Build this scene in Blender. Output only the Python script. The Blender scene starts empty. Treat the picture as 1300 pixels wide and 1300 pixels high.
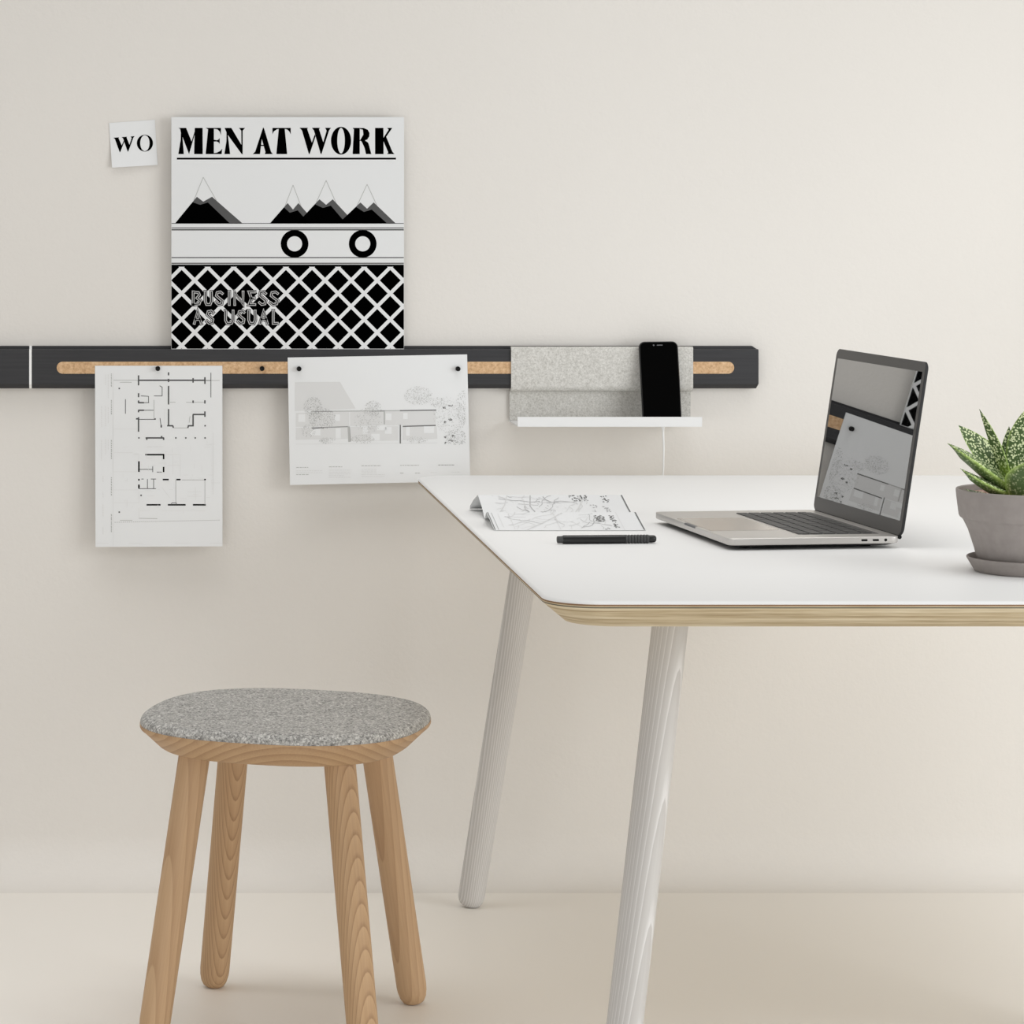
import bpy, bmesh, math, random
from mathutils import Vector, Matrix
random.seed(11)
C = bpy.context.scene.collection
sc = bpy.context.scene
PI = math.pi

# ---------------------------------------------------------------- camera numbers
F, CX, HY = 3950.0, 131.0, 232.0          # focal length / principal point in pixels of the 1300 frame
CAMH = 1.218                              # camera height
WALL = 5.42                               # distance of the wall
TOP = 0.72                                # table top height

def at(px, py, Z):
    """pixel of the photograph at distance Z -> world point"""
    return Vector(((px - CX) * Z / F, Z, CAMH - (py - HY) * Z / F))

# ---------------------------------------------------------------- materials
def lin(c):
    def f(v):
        v /= 255.0
        return v / 12.92 if v <= 0.04045 else ((v + 0.055) / 1.055) ** 2.4
    return (f(c[0]), f(c[1]), f(c[2]), 1.0)

def mat(name, rgb, rough=0.6, metal=0.0, spec=0.5):
    m = bpy.data.materials.new(name)
    m.use_nodes = True
    b = m.node_tree.nodes['Principled BSDF']
    b.inputs['Base Color'].default_value = lin(rgb)
    b.inputs['Roughness'].default_value = rough
    b.inputs['Metallic'].default_value = metal
    b.inputs['Specular IOR Level'].default_value = spec
    return m

def nodes(m):
    nt = m.node_tree
    return nt, nt.nodes, nt.links, nt.nodes['Principled BSDF']

def coords(m, scale=(1, 1, 1), rot=(0, 0, 0), loc=(0, 0, 0)):
    nt, N, L, b = nodes(m)
    tc = N.new('ShaderNodeTexCoord'); mp = N.new('ShaderNodeMapping')
    mp.inputs['Scale'].default_value = scale
    mp.inputs['Rotation'].default_value = rot
    mp.inputs['Location'].default_value = loc
    L.new(tc.outputs['Object'], mp.inputs['Vector'])
    return mp.outputs['Vector']

def noise(m, vec, scale, detail=3, rough=0.5, dist=0.0):
    nt, N, L, b = nodes(m)
    n = N.new('ShaderNodeTexNoise')
    n.inputs['Scale'].default_value = scale
    n.inputs['Detail'].default_value = detail
    n.inputs['Roughness'].default_value = rough
    n.inputs['Distortion'].default_value = dist
    L.new(vec, n.inputs['Vector'])
    return n.outputs['Fac']

def ramp(m, fac, stops, to=None):
    nt, N, L, b = nodes(m)
    r = N.new('ShaderNodeValToRGB')
    e = r.color_ramp.elements
    while len(e) < len(stops): e.new(0.5)
    for i, (p, c) in enumerate(stops):
        e[i].position = p
        e[i].color = lin(c)
    L.new(fac, r.inputs['Fac'])
    if to is not None: L.new(r.outputs['Color'], to)
    return r.outputs['Color']

def mix(m, a, b_, fac, mode='MIX'):
    nt, N, L, b = nodes(m)
    x = N.new('ShaderNodeMix'); x.data_type = 'RGBA'; x.blend_type = mode
    if isinstance(fac, (int, float)): x.inputs[0].default_value = fac
    else: L.new(fac, x.inputs[0])
    for s, v in ((x.inputs[6], a), (x.inputs[7], b_)):
        if isinstance(v, tuple): s.default_value = lin(v)
        else: L.new(v, s)
    return x.outputs[2]

def bump(m, h, strength=0.2, dist=0.001):
    nt, N, L, b = nodes(m)
    n = N.new('ShaderNodeBump')
    n.inputs['Strength'].default_value = strength
    n.inputs['Distance'].default_value = dist
    L.new(h, n.inputs['Height'])
    L.new(n.outputs['Normal'], b.inputs['Normal'])

def wall_mat():
    m = mat('warm_white_plaster', (227, 222, 215), 0.9, 0, 0.15)
    v = coords(m)
    n = noise(m, v, 120, 4, 0.6)
    nb = noise(m, v, 2.0, 2)
    nt, N, L, b = nodes(m)
    c = ramp(m, nb, [(0.3, (226, 222, 216)), (0.7, (228, 224, 218))])
    L.new(c, b.inputs['Base Color'])
    bump(m, n, 0.3, 0.0018)
    return m

def wood_mat(name, light, dark, ring=78.0, tilt=8.0, off=0.045, dist=1.2, contrast=(0.55, 0.97), fine=0.25, rough=0.55, thin=True):
    """annual rings round an axis tilted against the leg: gives arched grain on one side, straight on the others"""
    m = mat(name, light, rough, 0, 0.3)
    nt, N, L, b = nodes(m)
    v = coords(m, (1, 1, 1), (math.radians(tilt), 0, 0), (0, off, 0))
    w = N.new('ShaderNodeTexWave')
    w.wave_type = 'RINGS'; w.rings_direction = 'Z'; w.wave_profile = 'SAW' if thin else 'SIN'
    w.inputs['Scale'].default_value = ring
    w.inputs['Distortion'].default_value = dist
    w.inputs['Detail'].default_value = 2
    w.inputs['Detail Scale'].default_value = 0.08
    L.new(v, w.inputs['Vector'])
    mid = tuple(int(l * 0.72 + d * 0.28) for l, d in zip(light, dark))
    c = ramp(m, w.outputs['Fac'], [(0.0, light), (contrast[0], mid), (contrast[1], dark), (1.0, light)])
    v2 = coords(m, (420, 420, 12))
    f = noise(m, v2, 1.0, 3)
    c2 = ramp(m, f, [(0.3, dark), (0.65, light)])
    v3 = coords(m, (30, 30, 5))
    f3 = noise(m, v3, 1.0, 2)
    c3 = ramp(m, f3, [(0.3, mid), (0.7, light)])
    L.new(mix(m, mix(m, c, c2, fine), c3, 0.3), b.inputs['Base Color'])
    return m

def felt_mat(name, a, b_, c_, scale, st=(1, 1, 1), bs=0.6, bd=0.002):
    m = mat(name, b_, 0.95, 0, 0.1)
    nt, N, L, b = nodes(m)
    v = coords(m, st)
    f = noise(m, v, scale, 4, 0.65, 0.6)
    g = noise(m, v, scale * 0.4, 3, 0.6)
    c = ramp(m, f, [(0.34, a), (0.5, b_), (0.66, c_)])
    d = ramp(m, g, [(0.3, a), (0.7, c_)])
    L.new(mix(m, c, d, 0.3), b.inputs['Base Color'])
    bump(m, f, bs, bd)
    return m

M = {}
M['wall'] = wall_mat()
M['floor'] = mat('pale_floor', (240, 236, 229), 0.5, 0, 0.5)
bump(M['floor'], noise(M['floor'], coords(M['floor']), 160, 3), 0.08, 0.001)
M['black_rail'] = mat('black_stained_rail', (62, 62, 63), 0.5, 0, 0.35)
def _():
    m = M['black_rail']; nt, N, L, b = nodes(m)
    n = noise(m, coords(m, (2, 60, 60)), 4, 3)
    ramp(m, n, [(0.3, (47, 47, 49)), (0.7, (54, 54, 56))], b.inputs['Base Color'])
_()
M['cork'] = mat('cork', (206, 172, 134), 0.9, 0, 0.1)
def _():
    m = M['cork']; nt, N, L, b = nodes(m)
    n = noise(m, coords(m), 170, 5, 0.7)
    ramp(m, n, [(0.3, (178, 142, 106)), (0.48, (206, 170, 132)), (0.7, (226, 196, 158))], b.inputs['Base Color'])
_()
M['white_strip'] = mat('white_plastic_strip', (244, 244, 243), 0.4)
M['paper'] = mat('white_paper', (231, 232, 232), 0.85, 0, 0.1)
M['card'] = mat('white_card', (226, 227, 227), 0.7, 0, 0.15)
M['black_ink'] = mat('black_ink', (2, 2, 2), 0.9, 0, 0.0)
M['dark_ink'] = mat('dark_grey_ink', (88, 88, 88), 0.8, 0, 0.1)
M['plan_ink'] = mat('plan_grey_ink', (122, 122, 121), 0.8, 0, 0.1)
M['mid_ink'] = mat('mid_grey_ink', (184, 184, 182), 0.8, 0, 0.1)
M['soft_ink'] = mat('soft_grey_ink', (156, 156, 155), 0.8, 0, 0.1)
M['silver_ink'] = mat('silver_ink', (186, 186, 186), 0.8, 0, 0.1)
M['light_ink'] = mat('light_grey_ink', (219, 219, 218), 0.85, 0, 0.1)
M['faint_ink'] = mat('faint_grey_ink', (224, 224, 223), 0.85, 0, 0.1)
M['black_plastic'] = mat('black_plastic', (6, 6, 6), 0.4, 0, 0.2)
M['shelf_felt'] = felt_mat('light_grey_felt', (176, 173, 166), (205, 203, 197), (226, 224, 219), 330, bs=0.35, bd=0.001)
M['white_metal'] = mat('white_powder_coat', (230, 230, 229), 0.45, 0, 0.4)
M['phone_glass'] = mat('black_phone_glass', (1, 1, 1), 0.12, 0, 0.06)
M['phone_body'] = mat('black_phone_body', (24, 24, 25), 0.3)
M['grey_detail'] = mat('grey_phone_detail', (95, 95, 97), 0.4)
M['cable'] = mat('white_cable', (243, 243, 242), 0.45)
M['stool_felt'] = felt_mat('mottled_grey_felt', (90, 89, 87), (172, 170, 166), (240, 238, 233), 290, (1, 1, 1), 0.8, 0.003)
M['ash'] = wood_mat('pale_oak', (199, 166, 129), (140, 106, 75), 72, 8, 0.125, 0.6, (0.7, 0.94), 0.22)
M['ash_plain'] = wood_mat('pale_oak_straight', (199, 167, 131), (166, 131, 97), 30, 4, 0.09, 1.6, (0.6, 0.97), 0.3)
M['seat_wood'] = wood_mat('seat_oak', (198, 166, 129), (150, 115, 83), 26, 84, 0.30, 1.2, (0.5, 0.95), 0.25)
M['white_wood'] = wood_mat('white_stained_ash', (190, 186, 182), (232, 230, 228), 95, 0.8, 0.06, 0.5, (0.45, 0.97), 0.1, 0.6, True)
M['white_wood_arched'] = wood_mat('white_stained_ash_arched', (190, 186, 182), (232, 230, 228), 72, 1.7, 0.07, 1.4, (0.75, 0.97), 0.12, 0.6, True)
M['laminate'] = mat('white_laminate', (241, 241, 240), 0.5, 0, 0.25)
def ply():
    m = mat('birch_plywood', (204, 182, 146), 0.6, 0, 0.25)
    nt, N, L, b = nodes(m)
    tc = N.new('ShaderNodeTexCoord'); sp = N.new('ShaderNodeSeparateXYZ')
    L.new(tc.outputs['Object'], sp.inputs[0])
    v = coords(m, (3, 3, 330))
    f = noise(m, v, 1.0, 3, 0.6)
    v2 = coords(m, (25, 25, 800))
    f2 = noise(m, v2, 1.0, 2)
    c = ramp(m, f, [(0.32, (160, 138, 104)), (0.5, (204, 186, 152)), (0.68, (230, 217, 190))])
    c2 = ramp(m, f2, [(0.3, (168, 148, 116)), (0.7, (226, 212, 184))])
    L.new(mix(m, c, c2, 0.35), b.inputs['Base Color'])
    return m
M['ply'] = ply()
M['ply_dark'] = mat('dark_ply_layer', (136, 104, 74), 0.7)
M['ply_glue'] = mat('grey_glue_line', (92, 90, 80), 0.7)
M['alu'] = mat('silver_aluminium', (205, 202, 198), 0.38, 0.75)
M['trackpad'] = mat('trackpad_glass', (198, 190, 180), 0.22, 0.55)
M['dark_alu'] = mat('dark_underside', (22, 22, 23), 0.6)
M['bezel'] = mat('dark_screen_bezel', (62, 60, 58), 0.35)
M['key'] = mat('charcoal_keys', (58, 58, 58), 0.5)
M['key_well'] = mat('grey_key_well', (96, 95, 93), 0.6)
def mirror():
    m = mat('glossy_dark_display', (16, 16, 16), 0.5, 0, 0.0)
    nt, N, L, b = nodes(m)
    g = N.new('ShaderNodeBsdfGlossy'); g.inputs['Roughness'].default_value = 0.012
    g.inputs['Color'].default_value = (0.92, 0.92, 0.92, 1)
    lw = N.new('ShaderNodeFresnel'); lw.inputs['IOR'].default_value = 6.5
    mx = N.new('ShaderNodeMixShader')
    L.new(lw.outputs[0], mx.inputs[0]); L.new(b.outputs[0], mx.inputs[1]); L.new(g.outputs[0], mx.inputs[2])
    out = [n for n in N if n.type == 'OUTPUT_MATERIAL'][0]
    L.new(mx.outputs[0], out.inputs[0])
    return m
M['display'] = mirror()
M['pen_black'] = mat('satin_black_pen', (22, 22, 22), 0.28)
M['pen_grip'] = mat('charcoal_rubber_grip', (66, 66, 66), 0.6)
M['pot'] = mat('taupe_grey_clay', (142, 136, 132), 0.8, 0, 0.2)
def _():
    m = M['pot']; nt, N, L, b = nodes(m)
    n = noise(m, coords(m), 90, 4)
    ramp(m, n, [(0.3, (156, 149, 145)), (0.7, (164, 157, 153))], b.inputs['Base Color'])
    bump(m, n, 0.1, 0.001)
_()
M['soil'] = mat('pinkish_gravel', (150, 118, 104), 0.95)
def _():
    m = M['soil']; nt, N, L, b = nodes(m)
    n = noise(m, coords(m), 260, 3)
    ramp(m, n, [(0.3, (96, 74, 64)), (0.5, (176, 140, 126)), (0.7, (206, 182, 170))], b.inputs['Base Color'])
    bump(m, n, 1.0, 0.004)
_()
def leaf_mat():
    m = mat('speckled_succulent', (96, 122, 60), 0.45, 0, 0.4)
    nt, N, L, b = nodes(m)
    v = coords(m)
    vo = N.new('ShaderNodeTexVoronoi'); vo.inputs['Scale'].default_value = 330
    L.new(v, vo.inputs['Vector'])
    n = noise(m, v, 420, 2)
    ad = N.new('ShaderNodeMath'); ad.operation = 'MULTIPLY_ADD'
    L.new(n, ad.inputs[0]); ad.inputs[1].default_value = 0.9; L.new(vo.outputs['Distance'], ad.inputs[2])
    spots = ramp(m, ad.outputs[0], [(0.80, (224, 233, 186)), (0.93, (70, 94, 46))])
    at_ = N.new('ShaderNodeAttribute'); at_.attribute_name = 'upper'
    ae = N.new('ShaderNodeAttribute'); ae.attribute_name = 'margin'
    ab = N.new('ShaderNodeAttribute'); ab.attribute_name = 'root'
    under = ramp(m, ad.outputs[0], [(0.5, (142, 158, 100)), (0.74, (76, 100, 50))])
    c = mix(m, under, spots, at_.outputs['Fac'])
    c = mix(m, c, (176, 204, 108), ae.outputs['Fac'])
    c = mix(m, c, (150, 178, 62), ab.outputs['Fac'])
    L.new(c, b.inputs['Base Color'])
    b.inputs['Subsurface Weight'].default_value = 0.08
    b.inputs['Subsurface Radius'].default_value = (0.004, 0.006, 0.002)
    return m
M['leaf'] = leaf_mat()

# ---------------------------------------------------------------- object helpers
def tag(o, label=None, cat=None, group=None, kind=None):
    if label: o['label'] = label
    if cat: o['category'] = cat
    if group: o['group'] = group
    if kind: o['kind'] = kind
    return o

def thing(name, loc, label, cat, group=None, rot=(0, 0, 0)):
    o = bpy.data.objects.new(name, None); C.objects.link(o)
    o.empty_display_size = 0.02
    o.location = loc; o.rotation_euler = rot
    return tag(o, label, cat, group)

def obj(name, bm, mats, parent=None, world=False, origin=None, smooth=0):
    """link a bmesh as one object.  world: the vertices are in world space (parent is an unrotated thing)"""
    if not isinstance(mats, (list, tuple)): mats = [mats]
    bmesh.ops.recalc_face_normals(bm, faces=[f for f in bm.faces if not f.tag])
    base = Vector((0, 0, 0))
    if world and parent is not None:
        p = parent
        while p is not None: base += p.location; p = p.parent
    o_loc = Vector(origin) if origin is not None else (base if world else Vector((0, 0, 0)))
    if world or origin is not None: bmesh.ops.translate(bm, verts=bm.verts, vec=-o_loc)
    me = bpy.data.meshes.new(name); bm.to_mesh(me); bm.free()
    for m in mats: me.materials.append(M[m] if isinstance(m, str) else m)
    o = bpy.data.objects.new(name, me); C.objects.link(o)
    if parent is not None:
        o.parent = parent
        if world: o.location = o_loc - base
    else:
        o.location = o_loc
    if smooth:
        for p in me.polygons: p.use_smooth = True
        try: me.set_sharp_from_angle(angle=math.radians(smooth))
        except Exception: pass
    return o

def loft(bm, rings, cap0=True, cap1=True, mi=0, closed=True):
    rv = [[bm.verts.new(p) for p in r] for r in rings]
    n = len(rv[0])
    for a, b in zip(rv, rv[1:]):
        for i in range(n if closed else n - 1):
            j = (i + 1) % n
            f = bm.faces.new((a[i], a[j], b[j], b[i])); f.material_index = mi
    if cap0: bm.faces.new(list(reversed(rv[0]))).material_index = mi
    if cap1: bm.faces.new(rv[-1]).material_index = mi
    return rv

def box(bm, x0, x1, y0, y1, z0, z1, mi=0, fr=None):
    fr = fr or (lambda p: p)
    r = [[fr(Vector((x, y, z))) for x, y in ((x0, y0), (x1, y0), (x1, y1), (x0, y1))] for z in (z0, z1)]
    return loft(bm, r, mi=mi)

def rrect(w, h, r, n=6, cx=0, cy=0):
    out = []
    for sx, sy, a0 in ((1, 1, 0), (-1, 1, 90), (-1, -1, 180), (1, -1, 270)):
        for k in range(n + 1):
            a = math.radians(a0 + 90.0 * k / n)
            out.append((cx + sx * (w / 2 - r) + r * math.cos(a), cy + sy * (h / 2 - r) + r * math.sin(a)))
    return out

def lathe(bm, prof, n=48, fr=None, mi=0, cap0=True, cap1=True):
    fr = fr or (lambda p: p)
    rings = [[fr(Vector((r * math.cos(2 * PI * k / n), r * math.sin(2 * PI * k / n), z))) for k in range(n)] for r, z in prof]
    return loft(bm, rings, cap0, cap1, mi)

def tube(bm, pts, r, n=10, mi=0):
    pts = [Vector(p) for p in pts]
    rings = []
    for i, p in enumerate(pts):
        d = (pts[min(i + 1, len(pts) - 1)] - pts[max(i - 1, 0)]).normalized()
        a = d.orthogonal().normalized() if i == 0 else (a - d * a.dot(d)).normalized()
        b = d.cross(a)
        rr = r[i] if isinstance(r, (list, tuple)) else r
        rings.append([p + rr * (math.cos(2 * PI * k / n) * a + math.sin(2 * PI * k / n) * b) for k in range(n)])
    return loft(bm, rings, mi=mi)

class Ink:
    """flat print laid on a sheet; S(px, py, lift) gives the point of the sheet under a photograph pixel"""
    def __init__(s, bm, S): s.bm = bm; s.S = S; s.lift = 0.00015
    def poly(s, pts, mi, lift=0):
        f = s.bm.faces.new([s.bm.verts.new(s.S(x, y, s.lift + lift)) for x, y in pts])
        f.material_index = mi
        f.tag = True
        return f
    def line(s, x0, y0, x1, y1, w, mi, lift=0, seg=40):
        d = math.hypot(x1 - x0, y1 - y0)
        if d == 0: return
        n = max(1, int(d / seg))
        nx, ny = -(y1 - y0) / d * w / 2, (x1 - x0) / d * w / 2
        for k in range(n):
            a, b = k / n, (k + 1) / n
            ax, ay = x0 + (x1 - x0) * a, y0 + (y1 - y0) * a
            bx, by = x0 + (x1 - x0) * b, y0 + (y1 - y0) * b
            s.poly([(ax + nx, ay + ny), (bx + nx, by + ny), (bx - nx, by - ny), (ax - nx, ay - ny)], mi, lift)
    def path(s, pts, w, mi, lift=0):
        for a, b in zip(pts, pts[1:]): s.line(a[0], a[1], b[0], b[1], w, mi, lift)
    def stroke(s, pts, w, mi, lift=0):
        """mitred ribbon along a polyline"""
        n = len(pts); L, R = [], []
        for i, (x, y) in enumerate(pts):
            ds = []
            for a, b in ((i - 1, i), (i, i + 1)):
                if a >= 0 and b < n:
                    dx, dy = pts[b][0] - pts[a][0], pts[b][1] - pts[a][1]
                    l = math.hypot(dx, dy) or 1; ds.append((dx / l, dy / l))
            tx, ty = sum(d[0] for d in ds), sum(d[1] for d in ds)
            l = math.hypot(tx, ty) or 1; tx, ty = tx / l, ty / l
            c = max(0.45, abs(tx * ds[0][0] + ty * ds[0][1]))
            ex = w / 2 / c
            if i == 0: x -= tx * w / 2; y -= ty * w / 2
            if i == n - 1: x += tx * w / 2; y += ty * w / 2
            L.append((x - ty * ex, y + tx * ex)); R.append((x + ty * ex, y - tx * ex))
        for i in range(n - 1): s.poly([L[i], L[i + 1], R[i + 1], R[i]], mi, lift)
    def ring(s, x, y, ro, ri, mi, lift=0, n=40):
        if not isinstance(ro, tuple): ro = (ro, ro)
        if not isinstance(ri, tuple): ri = (ri, ri)
        for k in range(n):
            a, b = 2 * PI * k / n, 2 * PI * (k + 1) / n
            s.poly([(x + ro[0] * math.cos(a), y + ro[1] * math.sin(a)), (x + ro[0] * math.cos(b), y + ro[1] * math.sin(b)),
                    (x + ri[0] * math.cos(b), y + ri[1] * math.sin(b)), (x + ri[0] * math.cos(a), y + ri[1] * math.sin(a))], mi, lift)
    def disc(s, x, y, r, mi, lift=0, n=32):
        s.poly([(x + r * math.cos(2 * PI * k / n), y + r * math.sin(2 * PI * k / n)) for k in range(n)], mi, lift)
    def clip(s, pts, x0, y0, x1, y1):
        for ax, lim, sg in ((0, x0, 1), (0, x1, -1), (1, y0, 1), (1, y1, -1)):
            out = []
            for i in range(len(pts)):
                p, q = pts[i], pts[(i + 1) % len(pts)]
                dp, dq = (p[ax] - lim) * sg, (q[ax] - lim) * sg
                if dp >= 0: out.append(p)
                if (dp > 0 > dq) or (dp < 0 < dq):
                    t = dp / (dp - dq); out.append((p[0] + (q[0] - p[0]) * t, p[1] + (q[1] - p[1]) * t))
            pts = out
            if len(pts) < 3: return None
        return pts

def finish_print(bm):
    bmesh.ops.triangulate(bm, faces=[f for f in bm.faces if len(f.verts) > 4], ngon_method='EAR_CLIP')
    # print faces look at the viewer
    for f in bm.faces:
        if f.tag:
            f.normal_update()
            if f.normal.dot(Vector((0, 0, CAMH)) + Vector((0.2, 0, 0)) - f.calc_center_median()) < 0: f.normal_flip()

def quad_surface(c, Zf):
    """bilinear sheet through four photograph corners (tl, tr, br, bl); Zf(u, v) = distance.  returns P(u, v), S(px, py, lift)"""
    (x0, y0), (x1, y1), (x2, y2), (x3, y3) = c
    def pix(u, v):
        return ((1 - u) * (1 - v) * x0 + u * (1 - v) * x1 + u * v * x2 + (1 - u) * v * x3,
                (1 - u) * (1 - v) * y0 + u * (1 - v) * y1 + u * v * y2 + (1 - u) * v * y3)
    def uv(px, py):
        u, v = 0.5, 0.5
        for _ in range(8):
            a, b = pix(u, v); e = 1e-4
            au, bu = pix(u + e, v); av, bv = pix(u, v + e)
            j = ((au - a) / e, (av - a) / e, (bu - b) / e, (bv - b) / e)
            det = j[0] * j[3] - j[1] * j[2]
            du, dv = px - a, py - b
            u += (j[3] * du - j[1] * dv) / det; v += (-j[2] * du + j[0] * dv) / det
        return u, v
    def P(u, v, lift=0):
        px, py = pix(u, v)
        return at(px, py, Zf(u, v) - lift)
    def S(px, py, lift=0):
        u, v = uv(px, py)
        return P(u, v, lift)
    return P, S

def sheet(bm, P, nu=10, nv=12, t=0.0003):
    g = [[[bm.verts.new(P(i / nu, j / nv, -t * k)) for i in range(nu + 1)] for j in range(nv + 1)] for k in (0, 1)]
    for k in (0, 1):
        for j in range(nv):
            for i in range(nu):
                bm.faces.new((g[k][j][i], g[k][j][i + 1], g[k][j + 1][i + 1], g[k][j + 1][i]))
    for j in range(nv):
        for i in (0, nu): bm.faces.new((g[0][j][i], g[0][j + 1][i], g[1][j + 1][i], g[1][j][i]))
    for i in range(nu):
        for j in (0, nv): bm.faces.new((g[0][j][i], g[0][j][i + 1], g[1][j][i + 1], g[1][j][i]))

def mid_of(bm):
    v = [x.co for x in bm.verts]
    return Vector(((min(p.x for p in v) + max(p.x for p in v)) / 2, (min(p.y for p in v) + max(p.y for p in v)) / 2, min(p.z for p in v)))

# ---------------------------------------------------------------- the setting: wall rounding into the floor
R_ = 0.085
bm = bmesh.new()
prof = [(WALL, 3.4), (WALL, 1.5), (WALL, R_)]
for k in range(1, 17):
    a = PI / 2 * k / 16
    prof.append((WALL - R_ + R_ * math.cos(a), R_ - R_ * math.sin(a)))
X0, X1 = -2.6, 4.2
for (y0, z0), (y1, z1) in zip(prof, prof[1:]):
    bm.faces.new([bm.verts.new(p) for p in ((X0, y0, z0), (X1, y0, z0), (X1, y1, z1), (X0, y1, z1))])
bmesh.ops.remove_doubles(bm, verts=bm.verts, dist=1e-6)
for f in bm.faces: f.tag = True
for f in bm.faces:
    f.normal_update()
    if f.normal.y > 0 or f.normal.z < -0.1: f.normal_flip()
o = obj('wall_back', bm, 'wall', smooth=60)
o['kind'] = 'structure'; o['label'] = 'warm white plaster wall curving into the floor'
bm = bmesh.new()
bm.faces.new([bm.verts.new(p) for p in ((X0, -1.0, 0), (X1, -1.0, 0), (X1, WALL - R_, 0), (X0, WALL - R_, 0))])
o = obj('floor', bm, 'floor'); o['kind'] = 'structure'; o['label'] = 'pale beige floor'

# ---------------------------------------------------------------- wall rails
RF = WALL - 0.024                                   # front face of the rail
def zz(py, Z): return CAMH - (py - HY) * Z / F
def xx(px, Z): return (px - CX) * Z / F
z_lip, z_led, z_fb, z_bot = zz(439.3, WALL - 0.007), zz(443.6, RF), zz(487.5, RF), zz(493.0, WALL - 0.016)
def rail(px0, px1, label, slot, strip):
    x0, x1 = xx(px0, RF), xx(px1, RF)
    t = thing('wall_rail', ((x0 + x1) / 2, WALL, z_bot), label, 'wall rail', 'black rails along the wall')
    pr = [(WALL, z_bot), (WALL - 0.017, z_bot), (RF, z_fb), (RF, z_led - 0.0015), (RF + 0.0015, z_led), (WALL - 0.008, z_led),
          (WALL - 0.007, z_lip), (WALL, z_lip)]
    cut1 = [0.003, 0.003, 0, 0, 0, 0, 0.0075, 0.0075] if px1 > 500 else [0] * 8
    bm = bmesh.new()
    loft(bm, [[Vector((x0, y, z)) for y, z in pr], [Vector((x1 - c, y, z)) for (y, z), c in zip(pr, cut1)]])
    obj('rail_body', bm, 'black_rail', t, True)
    if slot:
        a, b = xx(slot[0], RF), xx(slot[1], RF)
        zt, zb = zz(459.2, RF), zz(474.4, RF)
        bm = bmesh.new(); r = (zt - zb) / 2
        pts = rrect(b - a, zt - zb, r * 0.999, 10, (a + b) / 2, (zt + zb) / 2)
        loft(bm, [[Vector((x, RF + 0.0, z)) for x, z in pts], [Vector((x, RF - 0.0004, z)) for x, z in pts]])
        tag(obj('cork_strip', bm, 'cork', t, True), 'tan cork strip')
    if strip:
        a, b = xx(strip[0], RF), xx(strip[1], RF)
        bm = bmesh.new()
        loft(bm, [[Vector((x, y - (0.0006 if y < WALL - 0.001 else 0), z)) for y, z in pr] for x in (a, b)])
        tag(obj('end_strip', bm, 'white_strip', t, True), 'thin white strip at the left end')
    return t
rail(40.2, 963, 'long black wall rail with tan cork strip that the papers are pinned to', (72, 932), (37.1, 40.2))
rail(-640, 36.9, 'black wall rail cut off by the left edge of the photo', (-610, -20), None)

# ---------------------------------------------------------------- letters (drawn in a 0..1000 wide space taken from the heading)
def serif_letters():
    """heading letters as polygons in crop units (8.125 per pixel, origin 210,130); O is a ring"""
    k = 360 - 210
    def s(p, d=0): return [(x + d, y) for x, y in p]
    D = k * 8.125
    P_ = []
    # M
    P_ += [[(150, 266), (215, 266), (272, 408), (244, 534), (160, 312)], [(160, 285), (172, 300), (178, 500), (190, 533), (133, 533), (156, 500)],
           [(133, 263), (215, 263), (215, 270), (158, 276)], [(305, 290), (305, 320), (244, 534), (236, 512)],
           [(303, 263), (384, 263), (366, 278), (366, 510), (385, 533), (296, 533), (304, 510)]]
    # E
    P_ += [[(415, 263), (500, 263), (500, 533), (415, 533), (440, 518), (440, 278)], [(500, 263), (573, 263), (573, 338), (560, 300), (536, 278), (500, 273)],
           [(500, 385), (530, 390), (545, 385), (560, 368), (560, 428), (545, 410), (530, 403), (500, 405)],
           [(500, 522), (540, 518), (566, 500), (586, 478), (580, 533), (500, 533)]]
    # N
    P_ += [[(610, 263), (680, 263), (785, 440), (790, 538), (640, 330), (628, 278)], [(630, 300), (642, 320), (645, 510), (668, 533), (608, 533), (628, 510)],
           [(782, 290), (797, 290), (797, 538), (784, 520)], [(758, 263), (822, 263), (797, 292), (782, 292)]]
    # A
    P_ += [[(1008, 258), (1018, 270), (1090, 510), (1108, 533), (1024, 533), (1032, 512), (985, 345)], [(1008, 258), (996, 320), (942, 500), (976, 533), (900, 533), (926, 508)],
           [(958, 438), (1020, 438), (1024, 450), (954, 450)]]
    # T
    P_ += [[(1170, 263), (1230, 263), (1230, 512), (1256, 533), (1144, 533), (1170, 512)], [(1104, 263), (1170, 263), (1170, 274), (1140, 280), (1118, 300), (1104, 330)],
           [(1230, 263), (1293, 263), (1293, 330), (1278, 300), (1258, 280), (1230, 274)]]
    W_ = [[(165, 262), (252, 262), (244, 274), (294, 420), (262, 536), (190, 290)], [(322, 330), (330, 350), (268, 536), (258, 510)],
          [(292, 262), (376, 262), (366, 276), (414, 425), (384, 536), (314, 292)], [(428, 262), (490, 262), (470, 288), (390, 536), (380, 512), (444, 292)]]
    R_l = [[(712, 263), (786, 263), (786, 533), (712, 533), (726, 515), (726, 280)],
           [(786, 263), (830, 265), (868, 282), (886, 315), (884, 350), (864, 382), (830, 396), (786, 397), (786, 388), (812, 384), (828, 360), (830, 320), (818, 282), (786, 273)],
           [(800, 392), (840, 392), (872, 415), (886, 455), (892, 510), (906, 533), (850, 533), (836, 470), (824, 425), (800, 400)]]
    K_ = [[(944, 263), (1030, 263), (1016, 280), (1016, 515), (1032, 533), (944, 533), (958, 515), (958, 280)],
          [(1016, 388), (1084, 282), (1068, 263), (1122, 263), (1054, 362), (1016, 414)], [(1042, 350), (1058, 352), (1122, 508), (1144, 533), (1068, 533), (1080, 515), (1028, 395)]]
    P_ += [s(p, D) for p in W_ + R_l + K_]
    return P_, W_, (593 + D, 395)

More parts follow.
